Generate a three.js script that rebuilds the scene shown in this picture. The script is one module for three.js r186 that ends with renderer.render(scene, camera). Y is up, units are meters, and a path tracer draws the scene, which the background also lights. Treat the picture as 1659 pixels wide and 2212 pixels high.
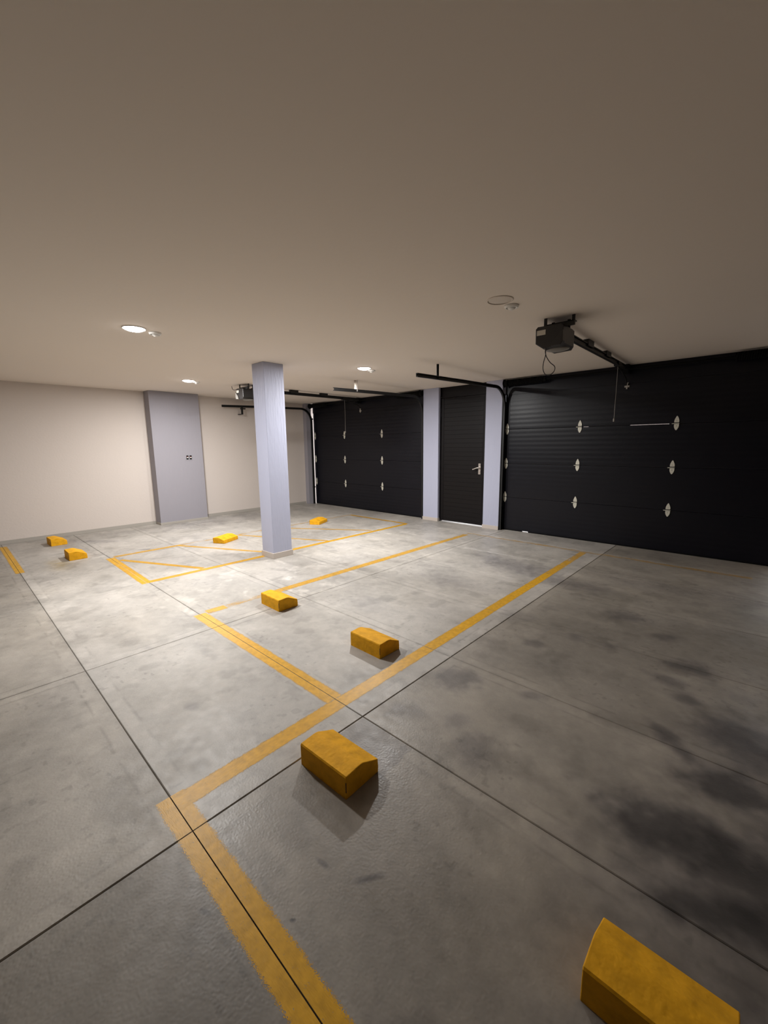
import * as THREE from 'three';
import { mergeGeometries, toCreasedNormals } from 'three/addons/utils/BufferGeometryUtils.js';
import { RoundedBoxGeometry } from 'three/addons/geometries/RoundedBoxGeometry.js';
import { RectAreaLightUniformsLib } from 'three/addons/lights/RectAreaLightUniformsLib.js';

// ------------------------------------------------------------------ camera, sky, exposure
// All lengths below are written in eye heights (EYE metres each): x to the right along the door wall,
// y up, d = depth from the camera towards the door wall (three.js z = -d).
const EYE = 1.55;
const scene = new THREE.Scene();
const renderer = new THREE.WebGLRenderer({ antialias: true });
renderer.toneMapping = THREE.LinearToneMapping;
renderer.toneMappingExposure = 1.0;
renderer.shadowMap.enabled = true;
scene.background = new THREE.Color(4.4, 4.5, 4.7);          // daylight outside, seen only through the door gaps
RectAreaLightUniformsLib.init();
const LAMP_NITS = 1120;
const camera = new THREE.PerspectiveCamera(102.52, 1659 / 2212, 0.02, 60);
camera.position.set(0, EYE, 0);
{
  const yaw = -0.75085, pitch = 0.162524, roll = -0.0115113;
  const [cy, sy, cp, sp, cr, sr] = [Math.cos(yaw), Math.sin(yaw), Math.cos(pitch), Math.sin(pitch), Math.cos(roll), Math.sin(roll)];
  const Ry = [[cy, 0, -sy], [0, 1, 0], [sy, 0, cy]], Rp = [[1, 0, 0], [0, cp, -sp], [0, sp, cp]], Rr = [[cr, -sr, 0], [sr, cr, 0], [0, 0, 1]];
  const mul = (A, B) => A.map((r) => B[0].map((_, j) => r[0] * B[0][j] + r[1] * B[1][j] + r[2] * B[2][j]));
  const M = mul(Rr, mul(Rp, Ry));
  const ax = (r, s) => new THREE.Vector3(s * r[0], -s * r[1], -s * r[2]);
  camera.setRotationFromMatrix(new THREE.Matrix4().makeBasis(ax(M[0], 1), ax(M[1], -1), ax(M[2], -1)));
}
scene.add(camera);

// ------------------------------------------------------------------ helpers
const V = (x, y, d) => new THREE.Vector3(x * EYE, y * EYE, -d * EYE);
let seed = 7;
const rnd = () => { seed = (seed * 1664525 + 1013904223) >>> 0; return seed / 4294967296; };
const used = {};
function numbered(n) { const k = used[n] = (used[n] ?? -1) + 1; return k ? `${n}_${String(k).padStart(3, '0')}` : n; }
function thing(name, label, category, base, group) {
  const o = new THREE.Group(); o.name = numbered(name); o.position.copy(V(...base)); scene.add(o);
  o.userData = { label, category }; if (group) o.userData.group = group;
  o.updateMatrixWorld(true);
  return o;
}
function struct(name, base = [0, 0, 0]) {
  const o = new THREE.Group(); o.name = numbered(name); o.position.copy(V(...base)); scene.add(o); o.userData = { kind: 'structure' };
  o.updateMatrixWorld(true);
  return o;
}
// geometry in world coordinates -> child mesh of parent
function part(name, geo, mat, parent, label) {
  const g = Array.isArray(geo) ? (geo.length > 1 ? mergeGeometries(geo.map((x) => { const y = x.index ? x.toNonIndexed() : x; for (const k of Object.keys(y.attributes)) if (!['position', 'normal', 'uv'].includes(k)) y.deleteAttribute(k); return y; })) : geo[0]) : geo;
  const m = new THREE.Mesh(g, mat); m.name = name; m.castShadow = m.receiveShadow = true;
  if (parent) { parent.updateWorldMatrix(true, false); g.applyMatrix4(parent.matrixWorld.clone().invert()); parent.add(m); } else scene.add(m);
  if (label) m.userData.label = label;
  return m;
}
function structMesh(name, geo, mat) { const m = part(name, geo, mat, null); m.userData.kind = 'structure'; return m; }
function metreUV(g) {                                        // uv in metres, by the face's own direction
  const n = g.index ? g.toNonIndexed() : g, p = n.attributes.position, q = n.attributes.normal, uv = new Float32Array(p.count * 2);
  for (let i = 0; i < p.count; i++) {
    const ax = Math.abs(q.getX(i)), ay = Math.abs(q.getY(i)), az = Math.abs(q.getZ(i));
    const [a, b] = ay >= ax && ay >= az ? [p.getX(i), p.getZ(i)] : ax >= az ? [p.getZ(i), p.getY(i)] : [p.getX(i), p.getY(i)];
    uv[2 * i] = a; uv[2 * i + 1] = b;
  }
  n.setAttribute('uv', new THREE.BufferAttribute(uv, 2));
  return n;
}
// box between two corners given in eye heights; r = edge radius in metres
function bx(x0, x1, y0, y1, d0, d1, r = 0) {
  const w = (x1 - x0) * EYE, h = (y1 - y0) * EYE, l = (d1 - d0) * EYE;
  const g = r ? new RoundedBoxGeometry(w, h, l, 2, Math.min(r, w / 2.1, h / 2.1, l / 2.1)) : new THREE.BoxGeometry(w, h, l);
  g.translate((x0 + x1) / 2 * EYE, (y0 + y1) / 2 * EYE, -(d0 + d1) / 2 * EYE);
  return metreUV(g);
}
// profile [[d, y], ...] in eye heights, pulled from x0 to x1
function pullX(pts, x0, x1, bevel = 0) {
  const s = new THREE.Shape(pts.map(([d, y]) => new THREE.Vector2(d * EYE, y * EYE)));
  const g = new THREE.ExtrudeGeometry(s, { depth: (x1 - x0) * EYE - 2 * bevel, bevelEnabled: bevel > 0, bevelSize: bevel, bevelThickness: bevel, bevelOffset: -bevel, bevelSegments: 2, curveSegments: 8 });
  g.applyMatrix4(new THREE.Matrix4().set(0, 0, 1, x0 * EYE + bevel, 0, 1, 0, 0, -1, 0, 0, 0, 0, 0, 0, 1));
  return metreUV(g);
}
function tube(pts, r, seg = 40, closed = false, sides = 8) { return new THREE.TubeGeometry(new THREE.CatmullRomCurve3(pts.map((p) => V(...p)), closed), seg, r * EYE, sides, closed); }
function rod(a, b, r, sides = 14) {                          // straight round bar between two points
  const A = V(...a), B = V(...b), dir = B.clone().sub(A), g = new THREE.CylinderGeometry(r * EYE, r * EYE, dir.length(), sides);
  g.applyQuaternion(new THREE.Quaternion().setFromUnitVectors(new THREE.Vector3(0, 1, 0), dir.clone().normalize()));
  g.translate(...A.add(B).multiplyScalar(0.5).toArray());
  return g;
}
function sweep(path, section) {                              // path [[x,y,d]] in a plane of constant x; section [[across x, along normal]]
  const pos = [], idx = [], n = section.length;
  path.forEach(([x, y, d], i) => {
    const a = path[Math.max(0, i - 1)], b = path[Math.min(path.length - 1, i + 1)];
    let tx = b[2] - a[2], ty = b[1] - a[1]; const l = Math.hypot(tx, ty); tx /= l; ty /= l;
    for (const [u, v] of section) { const p = V(x + u, y + v * tx, d - v * ty); pos.push(p.x, p.y, p.z); }
  });
  for (let i = 0; i < path.length - 1; i++) for (let k = 0; k < n; k++) { const a = i * n + k, b = i * n + (k + 1) % n; idx.push(a, b, a + n, b, b + n, a + n); }
  const caps = THREE.ShapeUtils.triangulateShape(section.map(([u, v]) => new THREE.Vector2(u, v)), []);
  for (const [a, b, c] of caps) { idx.push(a, b, c); const o = (path.length - 1) * n; idx.push(o + c, o + b, o + a); }
  const g = new THREE.BufferGeometry(); g.setAttribute('position', new THREE.Float32BufferAttribute(pos, 3)); g.setIndex(idx);
  const f = toCreasedNormals(g, 0.5); return metreUV(f);
}

// ------------------------------------------------------------------ noise and textures
const NT = 256, lattice = new Float32Array(NT * NT); for (let i = 0; i < lattice.length; i++) lattice[i] = rnd();
function vn(x, y) {
  const xi = Math.floor(x), yi = Math.floor(y); let fx = x - xi, fy = y - yi; fx = fx * fx * (3 - 2 * fx); fy = fy * fy * (3 - 2 * fy);
  const a = xi & 255, b = (xi + 1) & 255, c = (yi & 255) * NT, e = ((yi + 1) & 255) * NT;
  return (lattice[c + a] * (1 - fx) + lattice[c + b] * fx) * (1 - fy) + (lattice[e + a] * (1 - fx) + lattice[e + b] * fx) * fy;
}
function fbm(x, y, o = 4) { let s = 0, a = 0.5, t = 0; for (let i = 0; i < o; i++) { s += a * vn(x, y); t += a; x = x * 2.03 + 17.3; y = y * 2.03 + 9.1; a *= 0.5; } return s / t; }
const sm = (a, b, x) => { const t = Math.min(1, Math.max(0, (x - a) / (b - a))); return t * t * (3 - 2 * t); };
function texture(w, h, f, srgb) {
  const data = new Uint8Array(w * h * 4);
  for (let j = 0; j < h; j++) for (let i = 0; i < w; i++) { const c = f(i, j), k = 4 * (j * w + i); data[k] = c[0]; data[k + 1] = c[1]; data[k + 2] = c[2]; data[k + 3] = 255; }
  const t = new THREE.DataTexture(data, w, h, THREE.RGBAFormat); t.wrapS = t.wrapT = THREE.MirroredRepeatWrapping;
  t.magFilter = THREE.LinearFilter; t.minFilter = THREE.LinearMipmapLinearFilter; t.generateMipmaps = true;
  if (srgb) t.colorSpace = THREE.SRGBColorSpace; t.needsUpdate = true; return t;
}
const g8 = (v) => Math.max(0, Math.min(255, Math.round(v * 255)));
const toS = (l) => (l <= 0.0031308 ? 12.92 * l : 1.055 * Math.pow(l, 1 / 2.4) - 0.055);

// floor plan in eye heights that the big concrete texture covers
const FX0 = -6.2, FX1 = 0.8, FD0 = -0.6, FD1 = 4.6;
const XJ = [-4.502, -3.339, -2.176, -1.013, 0.15], DJ = [-0.285, 0.332, 0.956, 1.54, 2.165, 2.78, 3.39, 4.0];
// stains and painted shade: x, d, half-length, half-width, turn, strength, softness
const STAINS_AND_SHADE = [
  [-0.89, 1.4, 0.085, 0.075, 0.3, 0.34, 0.7], [-0.6, 1.5, 0.05, 0.03, 0.6, 0.28, 0.7], [-0.77, 1.93, 0.05, 0.045, 0, 0.28, 0.7], [-0.5, 2.6, 0.11, 0.07, 0.2, 0.32, 0.8],
  [-0.16, 2.17, 0.1, 0.06, 0, 0.42, 0.8], [-0.3, 2.45, 0.08, 0.05, 0.4, 0.34, 0.8], [-0.22, 1.98, 0.07, 0.05, 0, 0.4, 0.8], [-0.14, 1.88, 0.06, 0.04, 0, 0.36, 0.8],
  [-0.18, 1.61, 0.06, 0.03, -0.5, 0.4, 0.7], [-0.11, 1.53, 0.09, 0.03, -0.6, 0.45, 0.8], [-1.47, 3.13, 0.28, 0.16, -0.3, 0.3, 0.9], [-0.89, 2.98, 0.2, 0.11, 0.1, 0.33, 0.9],
  [-0.61, 1.09, 0.06, 0.08, 0.3, 0.3, 0.8], [-0.75, 1.17, 0.05, 0.05, 0.3, 0.25, 0.8], [-0.11, 1.16, 0.15, 0.09, 0.5, 0.6, 0.75], [0.03, 1.44, 0.13, 0.08, 0.3, 0.6, 0.8], [0.06, 1.17, 0.14, 0.11, 0.2, 0.6, 0.8], [0.06, 1.02, 0.3, 0.26, 0.2, 0.42, 1], [0.12, 1.6, 0.2, 0.3, 0.2, 0.38, 1], [0.1, 0.55, 0.3, 0.26, 0, 0.4, 1], [-0.2, 0.42, 0.2, 0.12, 0.4, 0.26, 1],  // the widest soft ones are painted shade, imitating light fading towards the lower right
  [0.02, 1.0, 0.12, 0.06, 0.4, 0.6, 0.7], [0.02, 1.72, 0.1, 0.12, 0.1, 0.45, 0.8], [-0.585, 0.56, 0.03, 0.009, 0.95, 0.55, 0.8], [-0.69, 0.51, 0.018, 0.007, 0.1, 0.42, 0.8], [-0.645, 0.39, 0.006, 0.003, 0.8, 0.7, 0.5],
  [-0.92, 1.09, 0.07, 0.05, 0.3, 0.25, 0.8], [-1.75, 1.75, 0.2, 0.1, -0.2, 0.16, 0.9], [-1.6, 2.45, 0.25, 0.12, 0.1, 0.2, 0.9], [-4.45, 1.28, 0.09, 0.02, 0.8, 0.4, 0.8],
  [-3.6, 1.75, 0.07, 0.05, 0.1, 0.18, 0.8], [-5.3, 1.0, 0.35, 0.06, 0.7, 0.2, 0.9], [-5.4, 2.6, 0.3, 0.8, 0, 0.2, 1], [-0.8, 0.27, 0.016, 0.006, 0.4, 0.5, 0.7], [-2.2, 0.6, 0.035, 0.02, 0.4, 0.2, 0.8], [-1.55, 0.55, 0.03, 0.02, 0.4, 0.22, 0.8],
  [-1.2, 3.0, 0.2, 0.2, 0, 0.16, 1], [-0.4, 3.3, 0.35, 0.15, 0.1, 0.18, 1], [-1.0, 2.2, 0.12, 0.07, 0.3, 0.18, 0.9], [-0.48, 2.15, 0.04, 0.03, 0, 0.3, 0.8], [-0.64, 2.14, 0.05, 0.04, 0, 0.25, 0.8],
];
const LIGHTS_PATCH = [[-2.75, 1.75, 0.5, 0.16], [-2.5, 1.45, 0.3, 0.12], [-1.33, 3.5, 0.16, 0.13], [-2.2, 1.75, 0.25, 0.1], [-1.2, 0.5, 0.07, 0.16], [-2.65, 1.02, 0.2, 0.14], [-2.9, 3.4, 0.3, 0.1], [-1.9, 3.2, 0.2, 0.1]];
const slabTone = new Map(); const toneOf = (a, b) => { const k = a + '_' + b; if (!slabTone.has(k)) slabTone.set(k, (vn(a * 7.7 + 0.3, b * 5.3 + 0.8) - 0.5) * 0.12); return slabTone.get(k); };
const TW = 2048, TH = 1536;
const floorMap = texture(TW, TH, (i, j) => {
  const x = FX0 + (FX1 - FX0) * (i + 0.5) / TW, d = FD0 + (FD1 - FD0) * (j + 0.5) / TH;
  let v = 0.375;
  const big = fbm(x * 1.6 + 3, d * 1.6, 3) - 0.5, mid = fbm(x * 5 + 11, d * 7.5 + 4, 5) - 0.5, fine = fbm(x * 40, d * 40, 3) - 0.5, grain = vn(x * 260, d * 260) - 0.5;
  v *= 1 + 0.44 * big + 0.46 * mid + 0.2 * fine + 0.07 * grain;
  const blot = sm(0.58, 0.76, fbm(x * 9 + 40, d * 9 + 21, 4)); v *= 1 - 0.16 * blot;
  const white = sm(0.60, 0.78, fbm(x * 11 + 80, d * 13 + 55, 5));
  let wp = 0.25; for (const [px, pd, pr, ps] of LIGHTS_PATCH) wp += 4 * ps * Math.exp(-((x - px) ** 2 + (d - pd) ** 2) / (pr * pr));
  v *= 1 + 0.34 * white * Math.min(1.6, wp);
  const pits = sm(0.80, 0.9, vn(x * 55 + 7, d * 55 + 3)) * sm(0.5, 0.65, fbm(x * 4 + 9, d * 4 + 2, 2)); v *= 1 - 0.18 * pits;
  let ia = 0; while (ia < XJ.length && x > XJ[ia]) ia++; let ib = 0; while (ib < DJ.length && d > DJ[ib]) ib++; v *= 1 + toneOf(ia, ib);
  v *= 1 - 0.27 * sm(-1.02, -1.005, x) - 0.12 * sm(0.5, 0.0, d) * sm(-0.9, -2.2, x) - 0.2 * sm(0.338, 0.326, d);   // dirtier lane slabs, plus darkening of lane and foreground that imitates light falloff
  // trowelled strips along the joints
  let jd = 9; for (const k of XJ) jd = Math.min(jd, Math.abs(x - k)); for (const k of DJ) jd = Math.min(jd, Math.abs(d - k));
  const brush = fbm(x * 14 + 5, d * 14 + 60, 3);
  if (jd < 0.055) v *= 1.06 + 0.14 * (brush - 0.5);
  v *= 1 - 0.2 * Math.exp(-(((jd - 0.055) / 0.005) ** 2)) * sm(0.35, 0.7, brush) - 0.14 * Math.exp(-((jd / 0.012) ** 2)) * sm(0.3, 0.6, brush);
  let dark = 0;
  for (const [sx, sd, a, b, t, s, so] of STAINS_AND_SHADE) {
    const ux = x - sx, ud = d - sd; if (Math.abs(ux) > 2.2 * (a + b) || Math.abs(ud) > 2.2 * (a + b)) continue;
    const p = (ux * Math.cos(t) + ud * Math.sin(t)) / a, q = (-ux * Math.sin(t) + ud * Math.cos(t)) / b;
    const r = Math.hypot(p, q) + (fbm(x * 22 + sx * 9, d * 22 + sd * 5, 3) - 0.5) * 1.1;
    dark = 1 - (1 - dark) * (1 - Math.min(0.8, s * 1.15) * (1 - sm(1 - so, 1 + so * 0.7, r)));
  }
  // an old patch behind the nearest wheel stop, squared off by the joint
  const pr = (fbm(x * 30, d * 30, 2) - 0.5) * 0.02; if (x > -1.005 && x < -0.765 + pr && d > 0.79 && d < 0.95) dark = 1 - (1 - dark) * 0.70;
  v *= 1 - dark;
  const lane = Math.max(sm(-1.02, -1.005, x), 0.6 * sm(0.338, 0.326, d));
  const ochre = 0.8 * Math.exp(-(((x + 4.45) / 0.2) ** 2 + ((d - 0.6) / 0.07) ** 2)) * fbm(x * 20, d * 20, 3);
  const cool = 0.02 * (fbm(x * 3 + 70, d * 3 + 33, 3) - 0.5);
  return [g8(toS(v * (1.05 + 0.02 * lane - cool))), g8(toS(v * (0.98 - 0.015 * lane - 0.28 * ochre))), g8(toS(v * (0.89 + 2 * cool + 0.12 * dark - 0.06 * lane - 0.75 * ochre)))];
}, true);
const roughFloor = texture(1024, 1024, (i, j) => { const x = i / 1024 * 8, y = j / 1024 * 8; const v = 0.50 + 0.5 * (fbm(x, y, 4) - 0.5) + 0.10 * (vn(x * 30, y * 30) - 0.5); return [255, g8(v), 255]; });
const bumpFine = texture(1024, 1024, (i, j) => { const x = i / 1024 * 16, y = j / 1024 * 16; const v = 0.5 + 0.7 * (fbm(x, y, 5) - 0.5) + 0.3 * (vn(x * 16, y * 16) - 0.5); return [g8(v), g8(v), g8(v)]; });
const stucco = texture(512, 512, (i, j) => { const x = i / 512 * 64, y = j / 512 * 64; const v = 0.5 + 0.8 * (fbm(x, y, 3) - 0.5); return [g8(v), g8(v), g8(v)]; });
const brushed = texture(512, 512, (i, j) => { const v = 0.5 + 1.0 * (fbm(i / 512 * 64, j / 512 * 16, 4) - 0.5) ; return [g8(v), g8(v), g8(v)]; });
const rep = (t, a, b = a) => { const c = t.clone(); c.repeat.set(a, b); c.needsUpdate = true; return c; };
function paintAlpha(cover, ragged, opacity) {                         // worn spray paint: u in metres along, v across
  return texture(1024, 128, (i, j) => {
    const x = i / 1024 * 16, y = (j + 0.5) / 128; const e = Math.min(y, 1 - y);
    const edge = sm(0, 0.14 + ragged * 0.2, e - 0.05 * (fbm(x * 5, y * 3, 3) - 0.5) - ragged * 0.12 * fbm(x * 2 + 4, y, 2));
    const wear = sm(1 - cover - 0.22, 1 - cover + 0.22, fbm(x * 1.4 + 9, y * 3 + 2, 5) * 0.9 + 0.1);
    const chip = 1 - 0.7 * sm(0.7, 0.85, fbm(x * 16, y * 16 + 5, 2)) * (1.1 - cover);
    const v = edge * wear * chip * opacity > lattice[((j * 1024 + i) * 7919 + (j * 31)) % 65536] ? 1 : 0; return [g8(v), g8(v), g8(v)];
  });
}
const mottle = texture(256, 256, (i, j) => { const v = 0.9 + 0.22 * (fbm(i / 256 * 16, j / 256 * 16, 4) - 0.5) * 2; return [g8(v), g8(v), g8(v)]; });
const paintTone = texture(1024, 64, (i, j) => { const v = 0.88 + 0.2 * (fbm(i / 1024 * 128, j / 64 * 6, 4) - 0.5) * 2; return [g8(v), g8(v), g8(v * 0.97)]; });

// ------------------------------------------------------------------ materials
const lin = (r, g, b) => new THREE.Color().setRGB(r, g, b);
const std = (o) => new THREE.MeshStandardMaterial(o);
const phys = (o) => new THREE.MeshPhysicalMaterial(o);
const M = {
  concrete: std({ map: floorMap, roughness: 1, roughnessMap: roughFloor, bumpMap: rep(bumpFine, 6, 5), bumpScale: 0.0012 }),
  joint: std({ color: lin(0.085, 0.072, 0.06), roughness: 1 }),
  wall: std({ color: lin(0.67, 0.60, 0.55), roughness: 0.85, bumpMap: rep(stucco, 0.7), bumpScale: 0.0012 }),
  ceiling: std({ color: lin(0.82, 0.735, 0.65), roughness: 0.9, bumpMap: rep(stucco, 0.5), bumpScale: 0.0008 }),
  grey: std({ color: lin(0.455, 0.475, 0.605), roughness: 0.6, bumpMap: rep(brushed, 0.9, 0.5), bumpScale: 0.0028 }),
  mauve: std({ color: lin(0.325, 0.31, 0.345), roughness: 0.7, bumpMap: rep(brushed, 0.9, 0.5), bumpScale: 0.0015 }),
  tile: std({ color: lin(0.55, 0.49, 0.44), roughness: 0.6, bumpMap: rep(stucco, 0.8), bumpScale: 0.0006 }),
  skirting: std({ color: lin(0.40, 0.37, 0.33), roughness: 0.7, bumpMap: rep(stucco, 0.8), bumpScale: 0.0006 }),
  yellow: phys({ color: lin(0.86, 0.425, 0.016), roughness: 0.7, specularIntensity: 0.35, map: rep(mottle, 1.6), bumpMap: rep(stucco, 1.2), bumpScale: 0.0018 }),
  scuff: std({ color: lin(0.09, 0.05, 0.02), roughness: 0.8 }),
  black: phys({ color: lin(0.0035, 0.0036, 0.0075), roughness: 0.34, specularIntensity: 0.6, bumpMap: rep(stucco, 2), bumpScale: 0.0004 }),
  brown: phys({ color: lin(0.0065, 0.0052, 0.0056), roughness: 0.42, specularIntensity: 0.42, bumpMap: rep(stucco, 2), bumpScale: 0.0004 }),
  rail: std({ color: lin(0.012, 0.012, 0.012), roughness: 0.45, metalness: 0.2 }),
  zinc: std({ color: lin(0.74, 0.72, 0.62), roughness: 0.42, metalness: 0.25 }),
  steel: std({ color: lin(0.62, 0.58, 0.54), roughness: 0.32, metalness: 0.9 }),
  rubber: phys({ color: lin(0.006, 0.006, 0.006), roughness: 0.9, specularIntensity: 0.3 }),
  plastic: std({ color: lin(0.02, 0.018, 0.018), roughness: 0.38 }),
  lens: new THREE.MeshPhysicalMaterial({ color: lin(0.3, 0.28, 0.25), roughness: 0.6, transmission: 0.45, thickness: 0 }),
  white: std({ color: lin(0.78, 0.76, 0.72), roughness: 0.45 }),
  shade: std({ color: lin(0.42, 0.39, 0.35), roughness: 0.5 }),
  label: std({ color: lin(0.62, 0.58, 0.5), roughness: 0.5 }),
  cord: std({ color: lin(0.02, 0.014, 0.014), roughness: 0.6 }),
  red: std({ color: lin(0.5, 0.05, 0.04), roughness: 0.5 }),
  sensor: std({ color: lin(0.80, 0.78, 0.74), roughness: 0.4 }),
  off: std({ color: lin(0.72, 0.645, 0.57), roughness: 0.6 }),
  glow: std({ color: lin(0.9, 0.9, 0.88), emissive: lin(1, 0.97, 0.95), emissiveIntensity: 24, roughness: 0.5 }),
  drive: std({ color: lin(0.55, 0.53, 0.5), roughness: 0.9 }),
  outer: std({ color: lin(0.25, 0.2, 0.18), roughness: 0.9 }),
};
const paintMat = (cover, ragged, opacity = 1) => phys({ color: lin(0.74, 0.395, 0.024), specularIntensity: 0.5, map: paintTone, alphaMap: paintAlpha(cover, ragged, opacity), alphaTest: 0.5, roughness: 0.42, bumpMap: rep(bumpFine, 1, 0.2), bumpScale: 0.0008 });
const P = { solid: paintMat(0.97, 0.05), worn: paintMat(0.78, 0.2, 0.85), thin: paintMat(0.66, 0.35, 0.66), faint: paintMat(0.5, 0.7, 0.4), pale: paintMat(0.92, 0.12, 0.66) };

// ------------------------------------------------------------------ the setting
const CEIL = 1.694, XL = -5.85, XR = 3.4, DREAR = -7.0, DWALL = 4.62;
// floor: every slab between the joints is a piece of its own
const floor = struct('floor');
{
  const xe = [XL - 0.1, ...XJ, 1.31, XR + 0.1], de = [DREAR - 0.1, -4.6, -2.2, ...DJ, DWALL];
  function slab(x0, x1, d0, d1, gx, gd) {
    const a0 = x0 * EYE + gx, a1 = x1 * EYE - gx, b0 = -d0 * EYE - gd, b1 = -d1 * EYE + gd, c = 0.0035, y1 = 0, y0 = -0.1;
    const ring = (i, y) => [[a0 + i, y, b0 - i], [a1 - i, y, b0 - i], [a1 - i, y, b1 + i], [a0 + i, y, b1 + i]];
    const R = [ring(0, y0), ring(0, y1 - c), ring(c, y1)], pos = [];
    const tri = (...p) => p.forEach((q) => pos.push(...q));
    for (let k = 0; k < 2; k++) for (let i = 0; i < 4; i++) { const j = (i + 1) % 4; tri(R[k][i], R[k][j], R[k + 1][i]); tri(R[k][j], R[k + 1][j], R[k + 1][i]); }
    tri(R[2][0], R[2][1], R[2][2]); tri(R[2][0], R[2][2], R[2][3]);
    const g = new THREE.BufferGeometry(); g.setAttribute('position', new THREE.Float32BufferAttribute(pos, 3)); g.computeVertexNormals();
    const uv = []; for (let i = 0; i < pos.length; i += 3) uv.push((pos[i] / EYE - FX0) / (FX1 - FX0), (-pos[i + 2] / EYE - FD0) / (FD1 - FD0));
    g.setAttribute('uv', new THREE.Float32BufferAttribute(uv, 2));
    return g;
  }
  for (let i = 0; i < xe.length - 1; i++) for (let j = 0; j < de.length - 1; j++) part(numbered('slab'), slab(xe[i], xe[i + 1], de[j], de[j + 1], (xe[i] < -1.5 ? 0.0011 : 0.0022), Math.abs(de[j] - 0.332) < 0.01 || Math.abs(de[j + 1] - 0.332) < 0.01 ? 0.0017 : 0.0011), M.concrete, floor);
  part('joint_filler', bx(XL - 0.1, XR + 0.1, -0.09, -0.0035, DREAR - 0.1, DWALL), M.joint, floor);
}
structMesh('ceiling', bx(XL - 0.12, XR + 0.12, CEIL, CEIL + 0.13, DREAR - 0.12, DWALL), M.ceiling);
structMesh('wall_left', bx(XL - 0.13, XL, -0.07, CEIL, DREAR - 0.12, 6.6), M.wall);
structMesh('wall_right', bx(XR, XR + 0.12, -0.07, CEIL, DREAR - 0.12, DWALL), M.wall);
structMesh('wall_rear', bx(XL, XR, -0.07, CEIL, DREAR - 0.12, DREAR), M.wall);
structMesh('wall_front', bx(0.33, XR, -0.05, CEIL, 4.36, DWALL), M.wall);
structMesh('baseboard_left', [bx(XL, XL + 0.008, 0, 0.041, DREAR, 1.85, 0.003), bx(XL, XL + 0.008, 0, 0.041, 2.475, 4.27, 0.003)], M.skirting);
structMesh('driveway', bx(-6.6, 3, -0.1, -0.002, DWALL, 9), M.drive);
structMesh('wall_outside', bx(-7.5, 4, -0.05, 1.9, 9, 9.1), M.outer);

// ------------------------------------------------------------------ pillars
{
  const p = thing('pillar', 'freestanding square lavender-grey concrete pillar standing on the floor inside the hatched yellow zone', 'pillar', [-3.23, 0, 2.02]);
  part('shaft', bx(-3.338, -3.155, 0.05, CEIL, 1.93, 2.125, 0.006), M.grey, p);
  part('base_tile', bx(-3.345, -3.148, 0, 0.052, 1.923, 2.132, 0.003), M.tile, p);
  const q = thing('pilaster', 'wide flat grey pilaster on the beige left wall with a power outlet', 'pillar', [-5.765, 0, 2.16]);
  part('shaft', bx(XL + 0.0005, -5.685, 0, CEIL, 1.855, 2.47, 0.006), M.mauve, q);
  part('base_tile', bx(XL + 0.01, -5.681, 0, 0.03, 1.851, 2.474, 0.003), M.skirting, q);
  const a = thing('door_pillar', 'narrow lavender-grey pillar between the far garage door and the brown entry door', 'pillar', [-3.2, 0, 4.48]);
  part('shaft', bx(-3.338, -3.098, 0.042, CEIL, 4.345, DWALL, 0.005), M.grey, a);
  part('base_tile', bx(-3.342, -3.094, 0, 0.044, 4.338, DWALL, 0.003), M.tile, a);
  const b = thing('door_pillar', 'narrow lavender-grey pillar between the brown entry door and the wide near garage door', 'pillar', [-2.34, 0, 4.48]);
  part('shaft', bx(-2.44, -2.236, 0.042, CEIL, 4.345, DWALL, 0.005), M.grey, b);
  part('base_tile', bx(-2.444, -2.234, 0, 0.044, 4.338, DWALL, 0.003), M.tile, b);
  const c = thing('corner_pilaster', 'shallow grey corner pilaster between the left wall and the far garage door', 'pillar', [-5.8, 0, 4.4]);
  part('shaft', bx(XL + 0.0005, -5.762, 0, CEIL, 4.285, 4.388, 0.004), M.mauve, c);
}

// ------------------------------------------------------------------ garage doors
const HINGE_ROWS = [0.387, 0.770, 1.154];
const tearTop = [[-0.0165, 0.009], [0.0165, 0.009], [0.0175, 0.018], [0.0155, 0.032], [0.010, 0.047], [0.004, 0.060], [0, 0.064], [-0.004, 0.060], [-0.010, 0.047], [-0.0155, 0.032], [-0.0175, 0.018]];
const tearLow = [[-0.0165, -0.0075], [0.0165, -0.0075], [0.0175, -0.020], [0.015, -0.034], [0.009, -0.048], [0.003, -0.057], [-0.003, -0.057], [-0.009, -0.048], [-0.015, -0.034], [-0.0175, -0.020]];
function leafGeo(pts, x, y, d) {
  const s = new THREE.Shape(pts.map(([a, b]) => new THREE.Vector2(a * EYE, b * EYE)));
  const hole = new THREE.Path(); hole.absarc(0, (pts === tearTop ? 0.022 : -0.022) * EYE, 0.003 * EYE, 0, Math.PI * 2, true); s.holes.push(hole);
  const g = new THREE.ExtrudeGeometry(s, { depth: 0.003, bevelEnabled: true, bevelSize: 0.0012, bevelThickness: 0.0012, bevelSegments: 1, curveSegments: 6 });
  g.translate(...V(x, y, d).toArray()); return metreUV(g);
}
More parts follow.
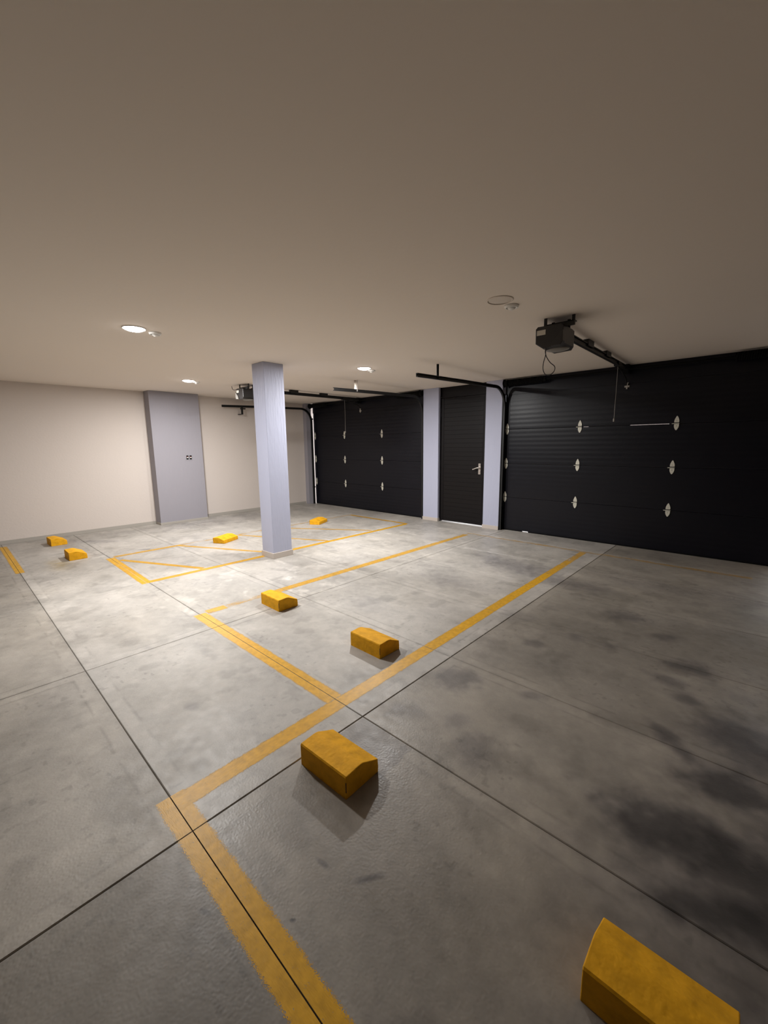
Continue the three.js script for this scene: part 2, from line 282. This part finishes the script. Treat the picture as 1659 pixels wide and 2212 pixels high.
function garageDoor(x0, x1, label, o) {
  const w = x1 - x0, D = 4.42, T = 0.03, top = 1.545, door = thing('garage_door', label, 'garage door', [(x0 + x1) / 2, 0, D + T / 2]);
  const ys = [0.012, ...HINGE_ROWS, top];
  for (let s = 0; s < 4; s++) {
    const y0 = ys[s] + 0.0003, y1 = ys[s + 1] - (s === 2 ? o.gap : 0.0004), n = 8, pts = [[D + T, y0]];
    pts.push([D + 0.001, y0]);
    for (let k = 0; k <= n * 6; k++) { const f = k / (n * 6); pts.push([D + 0.00055 * (0.5 + 0.5 * Math.cos(f * n * Math.PI * 2)), y0 + (y1 - y0) * (0.004 + 0.992 * f)]); }
    pts.push([D + T, y1]);
    const sec = part('section', metreUV(toCreasedNormals(pullX(pts, x0, x1), 0.4)), M.black, door);
    for (const sx of [x0 + 0.004, x1 - 0.05]) part('stile', bx(sx, sx + 0.046, y0, y1, D - 0.004, D + 0.004, 0.0015), M.black, sec);
  }
  // weather strips on the outside close the joints, save where daylight shows
  HINGE_ROWS.forEach((y, k) => { for (const [a, b] of (k === 2 ? o.strips : [[x0, x1]])) part('weather_strip', bx(a, b, y - 0.012, y + 0.012, D + T, D + T + 0.006), M.rubber, door); });
  for (const [a, b] of o.seals) part('bottom_seal', bx(a, b, 0.0, 0.0135, D + 0.004, D + T - 0.002, 0.003), M.rubber, door);
  part('header_panel', [bx(x0 - 0.005, x1 + 0.005, top + 0.001, CEIL - 0.001, D - 0.0005, D + T), bx(x0 - 0.005, x1 + 0.005, top - 0.012, CEIL - 0.001, D - 0.006, D - 0.0007, 0.001), bx(x0, x1, top - 0.012, top + 0.012, D + T, D + T + 0.006)], M.black, door);
  // hinges: two leaves and a pin
  for (const hx of o.hinges) HINGE_ROWS.forEach((hy) => {
    const h = new THREE.Group(); h.name = 'hinge'; door.add(h); h.userData.label = 'pale zinc hinge with two pointed leaves';
    h.position.copy(door.worldToLocal(V(hx, hy, D))); h.updateMatrixWorld(true);
    part('leaf', leafGeo(tearTop, hx, hy, D - 0.0045), M.zinc, h); part('leaf', leafGeo(tearLow, hx, hy, D - 0.0045), M.zinc, h);
    part('pin', rod([hx - 0.034, hy - 0.0015, D - 0.008], [hx + 0.019, hy - 0.0015, D - 0.008], 0.0034), M.zinc, h);
  });
  // arm bracket on the top section
  const bxm = (x0 + x1) / 2 + o.arm, by = 1.505;
  const br = part('arm_bracket', [bx(bxm - 0.02, bxm + 0.02, by - 0.008, by + 0.008, D - 0.012, D - 0.003, 0.002), bx(bxm - 0.006, bxm + 0.006, by - 0.024, by + 0.024, D - 0.014, D - 0.003, 0.002)], M.shade, door, 'grey steel bracket');
  part('bolt', rod([bxm - 0.012, by + 0.03, D - 0.012], [bxm + 0.012, by + 0.03, D - 0.012], 0.004), M.steel, br);
  // torsion spring over the opening
  const spr = thing('torsion_spring', o.springLabel, 'door spring', [(x0 + x1) / 2, 1.648, 4.345]);
  const sy = 1.648, sd = 4.345, r = 0.026;
  part('shaft', rod([x0 - 0.01, sy, sd], [x1 + 0.01, sy, sd], 0.008), M.rubber, spr);
  for (const [a, b] of [[x0 + 0.07, x0 + 0.44], [x1 - 0.44, x1 - 0.07]]) {
    const pts = []; for (let k = 0; k <= 260; k++) { const t = k / 260, an = t * Math.PI * 2 * 26; pts.push([a + (b - a) * t, sy + r * Math.cos(an), sd + r * Math.sin(an)]); }
    const sp = part('coil', tube(pts, 0.0072, 780, false, 5), M.rubber, spr);
    part('cone', rod([b - 0.02, sy, sd], [b + 0.03, sy, sd], 0.022), M.rubber, sp);
  }
  for (const a of [x0 + 0.012, x1 - 0.05]) part('cable_drum', [rod([a, sy, sd], [a + 0.038, sy, sd], 0.034, 22), rod([a - 0.004, sy, sd], [a + 0.004, sy, sd], 0.042, 22)], M.rubber, spr);
  part('spring_bracket', bx(bxm - 0.02, bxm + 0.02, sy - 0.035, CEIL - 0.002, 4.33, D - 0.009, 0.002), M.rubber, spr);
  // tracks
  const C = [[-0.009, -0.016], [0.009, -0.016], [0.009, -0.010], [-0.005, -0.010], [-0.005, 0.010], [0.009, 0.010], [0.009, 0.016], [-0.009, 0.016]];
  for (const t of o.tracks) {
    const tr = thing('door_track', t.label, 'door track', [t.x, 0, 4.372]);
    const path = [], R = 0.21, yh = 1.60, dv = 4.372;
    for (const y of [0.0, 0.6, 1.2, yh - R]) path.push([t.x, y, dv]);
    for (let k = 1; k <= 14; k++) { const an = k / 14 * Math.PI / 2; path.push([t.x, yh - R + R * Math.sin(an), dv - R + R * Math.cos(an)]); }
    path.push([t.x, yh - 0.012, 3.5], [t.x, t.yEnd, t.dEnd]);
    part('channel', sweep(path, t.flip ? C.map(([a, b]) => [-a, b]).reverse() : C), M.rail, tr);
    if (t.drop) part('hanger', [bx(t.x - 0.012, t.x + 0.004, t.yEnd - 0.105, t.yEnd + 0.01, t.dHang - 0.014, t.dHang + 0.014, 0.002), bx(t.x - 0.02, t.x + 0.012, t.yEnd - 0.03, t.yEnd - 0.012, t.dHang - 0.02, t.dHang + 0.05, 0.002), bx(XL, t.x, t.yEnd - 0.105, t.yEnd - 0.095, t.dHang - 0.012, t.dHang + 0.012, 0.001)], M.rail, tr);
    else part('hanger', [bx(t.x - t.hw, t.x + t.hw, t.yEnd, CEIL, t.dHang - 0.003, t.dHang + 0.003, 0.001), bx(t.x - t.hw, t.x - t.hw + 0.006, t.yEnd, CEIL, t.dHang - 0.016, t.dHang + 0.003, 0.001)], t.bright ? M.steel : M.rail, tr);
    if (t.frame) part('frame_angle', bx(t.frame[0], t.frame[1], 0.0, CEIL - 0.15, 4.348, 4.405, 0.001), M.rail, tr);
    for (const fy of [0.29, 1.44]) part('bracket', bx(t.x + (t.flip ? -0.008 : -0.02), t.x + (t.flip ? 0.02 : 0.008), fy - 0.012, fy + 0.012, 4.36, 4.402, 0.001), M.rail, tr);
  }
  return door;
}
garageDoor(-5.742, -3.346, 'black sectional garage door in the far left corner, behind the grey square pillar', {
  springLabel: 'black spring shaft under the ceiling above the far garage door', gap: 0.0005, strips: [[-5.742, -3.346]], seals: [[-5.742, -3.346]], hinges: [-5.705, -4.957, -4.146, -3.378], arm: -0.035,
  tracks: [{ label: 'black curved track beside the left wall at the far garage door', x: -5.735, yEnd: 1.566, dEnd: 2.815, dHang: 3.12, drop: true }, { label: 'dark track of the far garage door hung by a bright bracket near a lit downlight', x: -3.366, yEnd: 1.573, dEnd: 2.865, dHang: 3.19, hw: 0.02, flip: true, bright: true, frame: [-3.3455, -3.3395] }],
});
garageDoor(-2.228, 0.17, 'wide near black sectional garage door to the right of the brown entry door', {
  springLabel: 'black spring shaft under the ceiling above the wide near garage door', gap: 0.0015, strips: [[-2.228, -1.40], [-1.35, -0.985], [-0.68, 0.17]], seals: [[-2.228, -1.985], [-1.91, 0.17]], hinges: [-2.199, -1.421, -0.621, 0.135], arm: 0.0,
  tracks: [{ label: 'black curved track crossing before the entry door, hung from the ceiling', x: -2.219, yEnd: 1.57, dEnd: 2.797, dHang: 3.1, hw: 0.007, frame: [-2.2355, -2.230] }],
});

// ------------------------------------------------------------------ entry door
{
  const x0 = -3.098, x1 = -2.44, D = 4.385, door = struct('door_1', [(x0 + x1) / 2, 0, D]);
  part('door_frame', [bx(x0, x0 + 0.006, 0, CEIL, D - 0.006, D + 0.05), bx(x1 - 0.010, x1, 0, CEIL, D - 0.006, D + 0.05), bx(x0, x1, 1.565, 1.58, D - 0.006, D + 0.05)], M.brown, door);
  part('transom_panel', bx(x0 + 0.006, x1 - 0.01, 1.58, CEIL, D + 0.012, D + 0.03), M.brown, door);
  const leaf = part('door_leaf', bx(x0 + 0.012, x1 - 0.014, 0.017, 1.562, D + 0.006, D + 0.03), M.brown, door);
  const n = 28, a = 0.05, b = 1.54; for (let k = 0; k < n; k++) part(numbered('slat'), bx(x0 + 0.055, x1 - 0.045, a + (b - a) * k / n + 0.0012, a + (b - a) * (k + 1) / n - 0.0012, D + 0.0025, D + 0.008, 0.002), M.brown, leaf);
  part('stile', bx(x0 + 0.012, x0 + 0.053, 0.017, 1.562, D + 0.001, D + 0.007, 0.002), M.brown, leaf);
  part('stile', bx(x1 - 0.043, x1 - 0.014, 0.017, 1.562, D + 0.001, D + 0.007, 0.002), M.brown, leaf);
  // stop bead with a few gaps where daylight shows along the hinge side
  for (const [y0, y1] of [[0.017, 0.06], [0.10, 0.62], [0.67, 0.74], [0.79, 0.985], [1.02, 1.345], [1.385, 1.415], [1.455, 1.562]]) part('stop_bead', bx(x0 + 0.005, x0 + 0.013, y0, y1, D + 0.02, D + 0.045), M.brown, door);
  part('stop_bead', [bx(x0 + 0.006, x1 - 0.01, 1.552, 1.57, D + 0.031, D + 0.045), bx(x1 - 0.024, x1 - 0.009, 0.017, 1.56, D + 0.031, D + 0.045)], M.brown, door);
  const h = part('handle_plate', bx(-2.537, -2.505, 0.635, 0.765, D - 0.006, D + 0.001, 0.004), M.steel, leaf, 'brushed steel handle plate');
  h.name = 'handle';
  const hub = [-2.518, 0.716];
  part('lever', [rod([hub[0], hub[1], D - 0.002], [hub[0], hub[1], D - 0.034], 0.008), tube([[hub[0], hub[1], D - 0.032], [-2.545, 0.712, D - 0.036], [-2.575, 0.70, D - 0.036], [-2.597, 0.694, D - 0.035]], 0.0065, 24)], M.steel, door, 'steel lever');
  part('lock_cylinder', rod([-2.517, 0.672, D - 0.002], [-2.517, 0.672, D - 0.012], 0.0075), M.steel, door);
}

// ------------------------------------------------------------------ garage door openers
function opener(ox, skew, dx, label, lensLeft) {
  const t = thing('garage_door_opener', label, 'door opener', [ox, CEIL, 2.57]);
  const c = ox, f = 2.42, bk = 2.60;
  const outline = [[-0.076, 1.56], [-0.03, 1.527], [0.066, 1.53], [0.078, 1.548], [0.078, 1.634], [0.066, 1.648], [-0.066, 1.652], [-0.078, 1.64]];
  const s = new THREE.Shape(outline.map(([a, y]) => new THREE.Vector2(a * EYE, y * EYE)));
  const g = new THREE.ExtrudeGeometry(s, { depth: (bk - f) * EYE - 0.02, bevelEnabled: true, bevelSize: 0.008, bevelThickness: 0.01, bevelOffset: -0.008, bevelSegments: 3 });
  g.translate(c * EYE, 0, -bk * EYE + 0.01);
  const body = part('housing', metreUV(g), M.plastic, t);
  part('label_plate', bx(c - 0.068, c - 0.018, 1.603, 1.63, f - 0.0022, f + 0.001, 0.001), M.label, body, 'pale label strip');
  const sg = lensLeft ? -1 : 1;
  const L = [[0.02, 1.534], [0.07, 1.536], [0.079, 1.555], [0.079, 1.607], [0.032, 1.565]].map(([a, y]) => new THREE.Vector2(sg * a * EYE, y * EYE)); if (lensLeft) L.reverse();
  const lg = new THREE.ExtrudeGeometry(new THREE.Shape(L), { depth: 0.05, bevelEnabled: true, bevelSize: 0.004, bevelThickness: 0.006, bevelSegments: 2 }); lg.translate(c * EYE, 0, -f * EYE - 0.038);
  part('light_cover', metreUV(lg), lensLeft ? M.lens : M.plastic, body, 'smoky translucent light cover');
  const lowL = new THREE.SphereGeometry(0.066 * EYE, 24, 12, 0, Math.PI * 2, Math.PI / 2, Math.PI / 2); lowL.scale(1, 0.2, 0.8); lowL.translate((c + 0.02) * EYE, 1.531 * EYE, -(f + 0.085) * EYE);
  part('lower_lens', lowL, M.lens, body);
  part('top_bar', [bx(c - 0.03, c + 0.125, 1.636, 1.662, f + 0.03, f + 0.045, 0.001), bx(c - 0.03, c + 0.125, 1.657, 1.662, f + 0.03, f + 0.07, 0.001)], M.rail, body);
  for (const [a, d] of [[-0.03, f + 0.02], [0.112, f + 0.05], [-0.03, f + 0.13], [0.06, f + 0.13]]) part('hanger', bx(c + a - 0.008, c + a + 0.008, 1.64, CEIL, d - 0.002, d + 0.006, 0.001), M.rail, t);
  // rail to the header
  const A = [c, 1.645, bk - 0.03], B = [c + skew, 1.662, 4.318], at = (k, dy = 0) => [A[0] + (B[0] - A[0]) * k, A[1] + (B[1] - A[1]) * k + dy, A[2] + (B[2] - A[2]) * k];
  const r = part('rail', [sweep([A, B].map((q) => q), [[-0.012, -0.018], [0.012, -0.018], [0.012, -0.012], [0.003, -0.012], [0.003, 0.012], [0.012, 0.012], [0.012, 0.018], [-0.012, 0.018], [-0.012, 0.012], [-0.003, 0.012], [-0.003, -0.012], [-0.012, -0.012]])], M.rail, t);
  for (const k of [0.34, 0.62]) { const q = at(k); part('rail_clamp', bx(q[0] - 0.018, q[0] + 0.018, q[1] + 0.0, CEIL, q[2] - 0.06, q[2] + 0.06, 0.002), M.rail, r); }
  const q = at(0.84); part('trolley', bx(q[0] - 0.02, q[0] + 0.02, q[1] - 0.026, q[1] + 0.01, q[2] - 0.05, q[2] + 0.05, 0.003), M.rail, r);
  part('door_arm', tube([[q[0], q[1] - 0.02, q[2]], [q[0], 1.56, 4.33], [c + skew, 1.515, 4.393]], 0.006, 20), M.rail, t);
  const rope = part('release_cord', tube([[q[0] + dx, q[1] - 0.02, q[2]], [q[0] + dx, 1.45, q[2] + 0.003], [q[0] + dx, 1.2, q[2]]], 0.0016, 12, false, 6), M.shade, t, 'thin release cord');
  part('pull_knob', rod([q[0] + dx, 1.2, q[2]], [q[0] + dx, 1.175, q[2]], 0.006), M.shade, rope);
  return t;
}
{
  const near = opener(-0.977, -0.055, 0, 'black ceiling door opener of the near garage door, with a dangling cord loop', false);
  part('cord', tube([[-0.992, 1.535, 2.425], [-0.992, 1.508, 2.42], [-0.984, 1.482, 2.42], [-0.962, 1.448, 2.42], [-0.934, 1.42, 2.42], [-0.936, 1.398, 2.42], [-0.960, 1.380, 2.42], [-0.984, 1.384, 2.42], [-1.0, 1.415, 2.42], [-0.999, 1.452, 2.42], [-0.990, 1.49, 2.42], [-0.992, 1.535, 2.422]], 0.0024, 160), M.cord, near, 'loop of thin dark cord');
  const far = opener(-4.478, -0.04, 0, 'black ceiling door opener of the far garage door, half hidden by the pillar', true);
  part('antenna', tube([[-4.545, 1.64, 2.42], [-4.60, 1.643, 2.41], [-4.625, 1.66, 2.41], [-4.632, 1.685, 2.41]], 0.003, 20), M.cord, far);
}

// ------------------------------------------------------------------ lamps and motion sensors on the ceiling
function downlight(x, d, lit, label) {
  const t = thing('downlight', label, 'ceiling light', [x, CEIL, d], 'round downlights in the ceiling'), R = 0.058;
  const ring = new THREE.LatheGeometry([[R, 0], [R + 0.006, 0], [R + 0.006, -0.002], [R + 0.003, -0.005], [R, -0.004], [R, 0]].map(([r, y]) => new THREE.Vector2(r * EYE, y * EYE)), 48); ring.translate(...V(x, CEIL, d).toArray());
  part('trim_ring', ring, lit ? M.white : M.off, t);
  const disc = new THREE.LatheGeometry([[0, -0.017], [R * 0.4, -0.016], [R * 0.7, -0.0125], [R * 0.9, -0.007], [R, -0.001], [R, 0], [0, 0]].map(([r, y]) => [r, lit ? y : y * 0.2]).map(([r, y]) => new THREE.Vector2(Math.max(r, 0.0001) * EYE, y * EYE)), 48); disc.translate(...V(x, CEIL, d).toArray());
  part('diffuser', disc, lit ? M.glow : M.off, t, lit ? 'glowing white diffuser' : undefined);
  if (lit) {
    const w = R * 1.77 * EYE, l = new THREE.RectAreaLight(new THREE.Color(1, 0.985, 0.965), LAMP_NITS * lit, w, w);
    l.position.set(0, -0.03, 0); l.rotation.x = -Math.PI / 2; t.add(l);
  }
}
function sensor(x, d, label) {
  const t = thing('motion_sensor', label, 'sensor', [x, CEIL, d], 'small round sensors beside the downlights');
  const lathe = (p) => { const g = new THREE.LatheGeometry(p.map(([r, y]) => new THREE.Vector2(Math.max(r, 0.0001) * EYE, y * EYE)), 36); g.translate(...V(x, CEIL, d).toArray()); return g; };
  part('base_ring', lathe([[0, 0], [0.036, 0], [0.036, -0.004], [0.031, -0.012], [0.026, -0.013], [0.025, -0.006], [0, -0.006]]), M.sensor, t);
  part('dome', lathe([[0, -0.022], [0.009, -0.021], [0.017, -0.017], [0.021, -0.010], [0.021, -0.006], [0, -0.006]]), M.white, t);
}
downlight(-2.82, 0.88, 1.0, 'lit downlight nearest the camera, alone on the left half of the ceiling');
downlight(-4.59, 1.905, 0.95, 'lit downlight farthest from the camera, by the left wall pilaster');
downlight(-2.80, 2.755, 1.1, 'lit downlight above the bay right of the square pillar, before the doors');
downlight(-1.046, 1.973, 0, 'unlit round downlight, a faint ring on the ceiling near the opener');
sensor(-2.842, 1.002, 'small round ceiling sensor beside the lit downlight nearest the camera');
sensor(-4.631, 2.005, 'small round ceiling sensor beside the lit downlight by the left wall');
sensor(-2.837, 2.887, 'small round ceiling sensor beside the lit downlight before the doors');
sensor(-1.043, 2.091, 'small round ceiling sensor beside the unlit downlight ring');

// ------------------------------------------------------------------ power outlet on the pilaster
{
  const t = thing('power_outlet', 'double power outlet with two dark sockets on the grey pilaster', 'outlet', [-5.685, 0.861, 2.28]);
  part('cover_plate', bx(-5.685, -5.681, 0.826, 0.896, 2.236, 2.324, 0.002), M.mauve, t);
  for (const d of [2.259, 2.301]) {
    const s = part('socket', bx(-5.682, -5.677, 0.835, 0.887, d - 0.014, d + 0.014, 0.004), M.rubber, t);
    part('contact', bx(-5.678, -5.6755, 0.853, 0.866, d - 0.009, d + 0.009, 0.001), M.white, s); part('contact', bx(-5.678, -5.676, 0.867, 0.871, d - 0.009, d + 0.004, 0.001), M.red, s);
  }
}

// ------------------------------------------------------------------ wheel stops
function wheelStop(x, d, turn, label, len = 0.208, k = 1) {  // x, d: middle of the tall face's foot
  const t = thing('wheel_stop', label, 'wheel stop', [x, 0, d], 'yellow concrete wheel stops');
  const W = 0.136, prof = [[0, 0], [W, 0], [W + 0.001, 0.02], [W - 0.001, 0.045 * k], [W * 0.78, 0.0575 * k], [W * 0.53, 0.0735 * k], [W * 0.46, 0.0752 * k], [W * 0.38, 0.0755 * k], [0.003, 0.0725 * k], [0.0, 0.068 * k]];
  const g = pullX(prof, -len / 2, len / 2, 0.0035);
  const m = new THREE.Mesh(g, M.yellow); m.name = 'block'; m.castShadow = m.receiveShadow = true; t.add(m);
  // scuffed corner
  const sc = new THREE.Mesh(bx(len / 2 - 0.0022, len / 2 + 0.0003, 0.022, 0.054, -0.0003, 0.0016), M.scuff); sc.name = 'chip'; t.add(sc);
  t.rotation.y = turn; t.updateMatrixWorld(true);
}
wheelStop(-0.888, 0.666, 0.03, 'large yellow wheel stop in the middle foreground, casting a forked shadow');
wheelStop(-1.352, 1.300, -0.015, 'yellow wheel stop inside the bay, right next to the long yellow line and its corner');
wheelStop(-2.196, 1.296, -0.015, 'yellow wheel stop sitting on the middle yellow line in front of the square pillar');
wheelStop(-4.612, 0.684, -0.01, 'yellow wheel stop on the left with a bright end and yellow overspray before it');
wheelStop(-5.435, 0.674, 0.03, 'dim yellow wheel stop closest to the left wall', 0.2, 1);
wheelStop(-0.046, 0.669, 0.0, 'dark blurred yellow wheel stop cut off by the lower right corner', 0.212, 1.02);
wheelStop(-4.238, 1.955, -1.105, 'bright yellow wheel stop in the hatched zone just left of the square pillar', 0.235, 0.78);
wheelStop(-4.288, 3.245, -1.105, 'yellow wheel stop behind the square pillar, in front of the far garage door', 0.25, 0.78);

// ------------------------------------------------------------------ painted lines
// each line is cut where a joint runs through it
let lift = 0.0001;
function line(label, a, b, w, mats, cutsAt = []) {
  const [ax, ad] = a, [bx_, bd] = b, L = Math.hypot(bx_ - ax, bd - ad), ux = (bx_ - ax) / L, ud = (bd - ad) / L, nx = -ud * w / 2, nd = ux * w / 2;
  lift += 0.00004; const t = thing('parking_line', label, 'floor line', [(ax + bx_) / 2, 0, (ad + bd) / 2], 'yellow lines painted on the floor');
  const crossings = []; for (const k of XJ) if (Math.abs(ux) > 0.05) { const q = (k - ax) / ux; if (q > 0.01 && q < L - 0.01) crossings.push(q); } for (const k of DJ) if (Math.abs(ud) > 0.05) { const q = (k - ad) / ud; if (q > 0.01 && q < L - 0.01) crossings.push(q); }
  // a joint that runs lengthwise under the line splits it in two strips
  let side = [[-1, 1]];
  if (Math.abs(ux) > 0.999) for (const k of DJ) { const s = (k - ad) / (nd || 1); if (Math.abs(s) < 0.97) side = [[-1, s - 0.0022 / Math.abs(nd * EYE)], [s + 0.0022 / Math.abs(nd * EYE), 1]]; }
  const cuts = [0, ...[...crossings, ...cutsAt].sort((p, q) => p - q), L];
  for (let i = 0; i < cuts.length - 1; i++) {
    const j0 = crossings.includes(cuts[i]) ? 0.0017 : 0, j1 = crossings.includes(cuts[i + 1]) ? 0.0017 : 0, s0 = cuts[i] + j0, s1 = cuts[i + 1] - j1;
    const mat = mats.length === 1 ? mats[0][1] : (mats.find(([q]) => (s0 + s1) / 2 < q) ?? mats[mats.length - 1])[1];
    for (const [va, vb] of side) {
      const pt = (s, v) => V(ax + ux * s + nx * v, lift, ad + ud * s + nd * v), p = [pt(s0, va), pt(s1, va), pt(s1, vb), pt(s0, vb)], pos = [], q = new THREE.Vector3().subVectors(p[1], p[0]).cross(new THREE.Vector3().subVectors(p[2], p[0])).y > 0 ? [0, 1, 2, 0, 2, 3] : [0, 2, 1, 0, 3, 2];
      const uv = [[s0, va], [s1, va], [s1, vb], [s0, vb]].map(([s, v]) => [(s + ax * 0.37 + ad * 0.53) * EYE / 3.2, (v + 1) / 2]);
      const U = []; for (const k of q) { pos.push(p[k].x, p[k].y, p[k].z); U.push(...uv[k]); }
      const g = new THREE.BufferGeometry(); g.setAttribute('position', new THREE.Float32BufferAttribute(pos, 3)); g.setAttribute('uv', new THREE.Float32BufferAttribute(U, 2)); g.computeVertexNormals();
      part('segment', g, mat, t);
    }
  }
}
line('broad yellow cross line in the foreground running down to the bottom edge', [-1.172, 0.332], [0.12, 0.332], 0.09, [[9, P.solid]]);
line('long yellow line from the foreground corner up to the near garage door', [-1.133, 0.336], [-1.165, 3.93], 0.076, [[2.75, P.solid], [3.2, P.worn], [9, P.thin]], [2.75, 3.2]);
line('broad yellow cross line left of the middle wheel stops, between two bay corners', [-2.425, 0.954], [-1.172, 0.954], 0.088, [[9, P.solid]]);
line('middle yellow line passing right of the square pillar, worn away near its corner', [-2.425, 0.998], [-2.39, 3.9], 0.08, [[0.12, P.worn], [0.4, P.faint], [2.4, P.pale], [9, P.thin]], [0.12, 0.4, 2.4]);
line('faint yellow cross line along the foot of the near garage door', [-2.42, 3.97], [0.0, 3.95], 0.08, [[9, P.faint]]);
line('short broad yellow line closing the hatched zone at its front end', [-4.33, 0.955], [-3.3, 0.94], 0.08, [[9, P.solid]]);
line('yellow line along the right side of the hatched zone, meeting the square pillar', [-3.325, 0.97], [-3.3, 3.95], 0.07, [[9, P.worn]]);
line('faded yellow line along the left side of the hatched zone', [-4.36, 0.99], [-4.38, 3.95], 0.08, [[0.6, P.thin], [9, P.faint]], [0.6]);
line('first diagonal yellow stripe of the hatched zone, nearest its front end', [-4.19, 1.0], [-3.36, 1.385], 0.055, [[9, P.worn]]);
line('second diagonal yellow stripe of the hatched zone, by the bright wheel stop', [-4.36, 1.565], [-3.38, 2.04], 0.055, [[9, P.thin]]);
line('third diagonal yellow stripe of the hatched zone, reaching behind the square pillar', [-4.34, 2.22], [-3.34, 2.7], 0.055, [[9, P.thin]]);
line('fourth diagonal yellow stripe of the hatched zone, farthest from the camera', [-4.3, 2.78], [-3.36, 3.38], 0.055, [[9, P.thin]]);
line('faint yellow line closing the hatched zone before the far garage door', [-4.36, 3.96], [-3.3, 3.96], 0.08, [[9, P.thin]]);
line('blurry yellow line at the left edge of the floor near the left wall', [-5.7, 0.335], [-4.37, 0.335], 0.072, [[9, P.worn]]);

renderer.render(scene, camera);
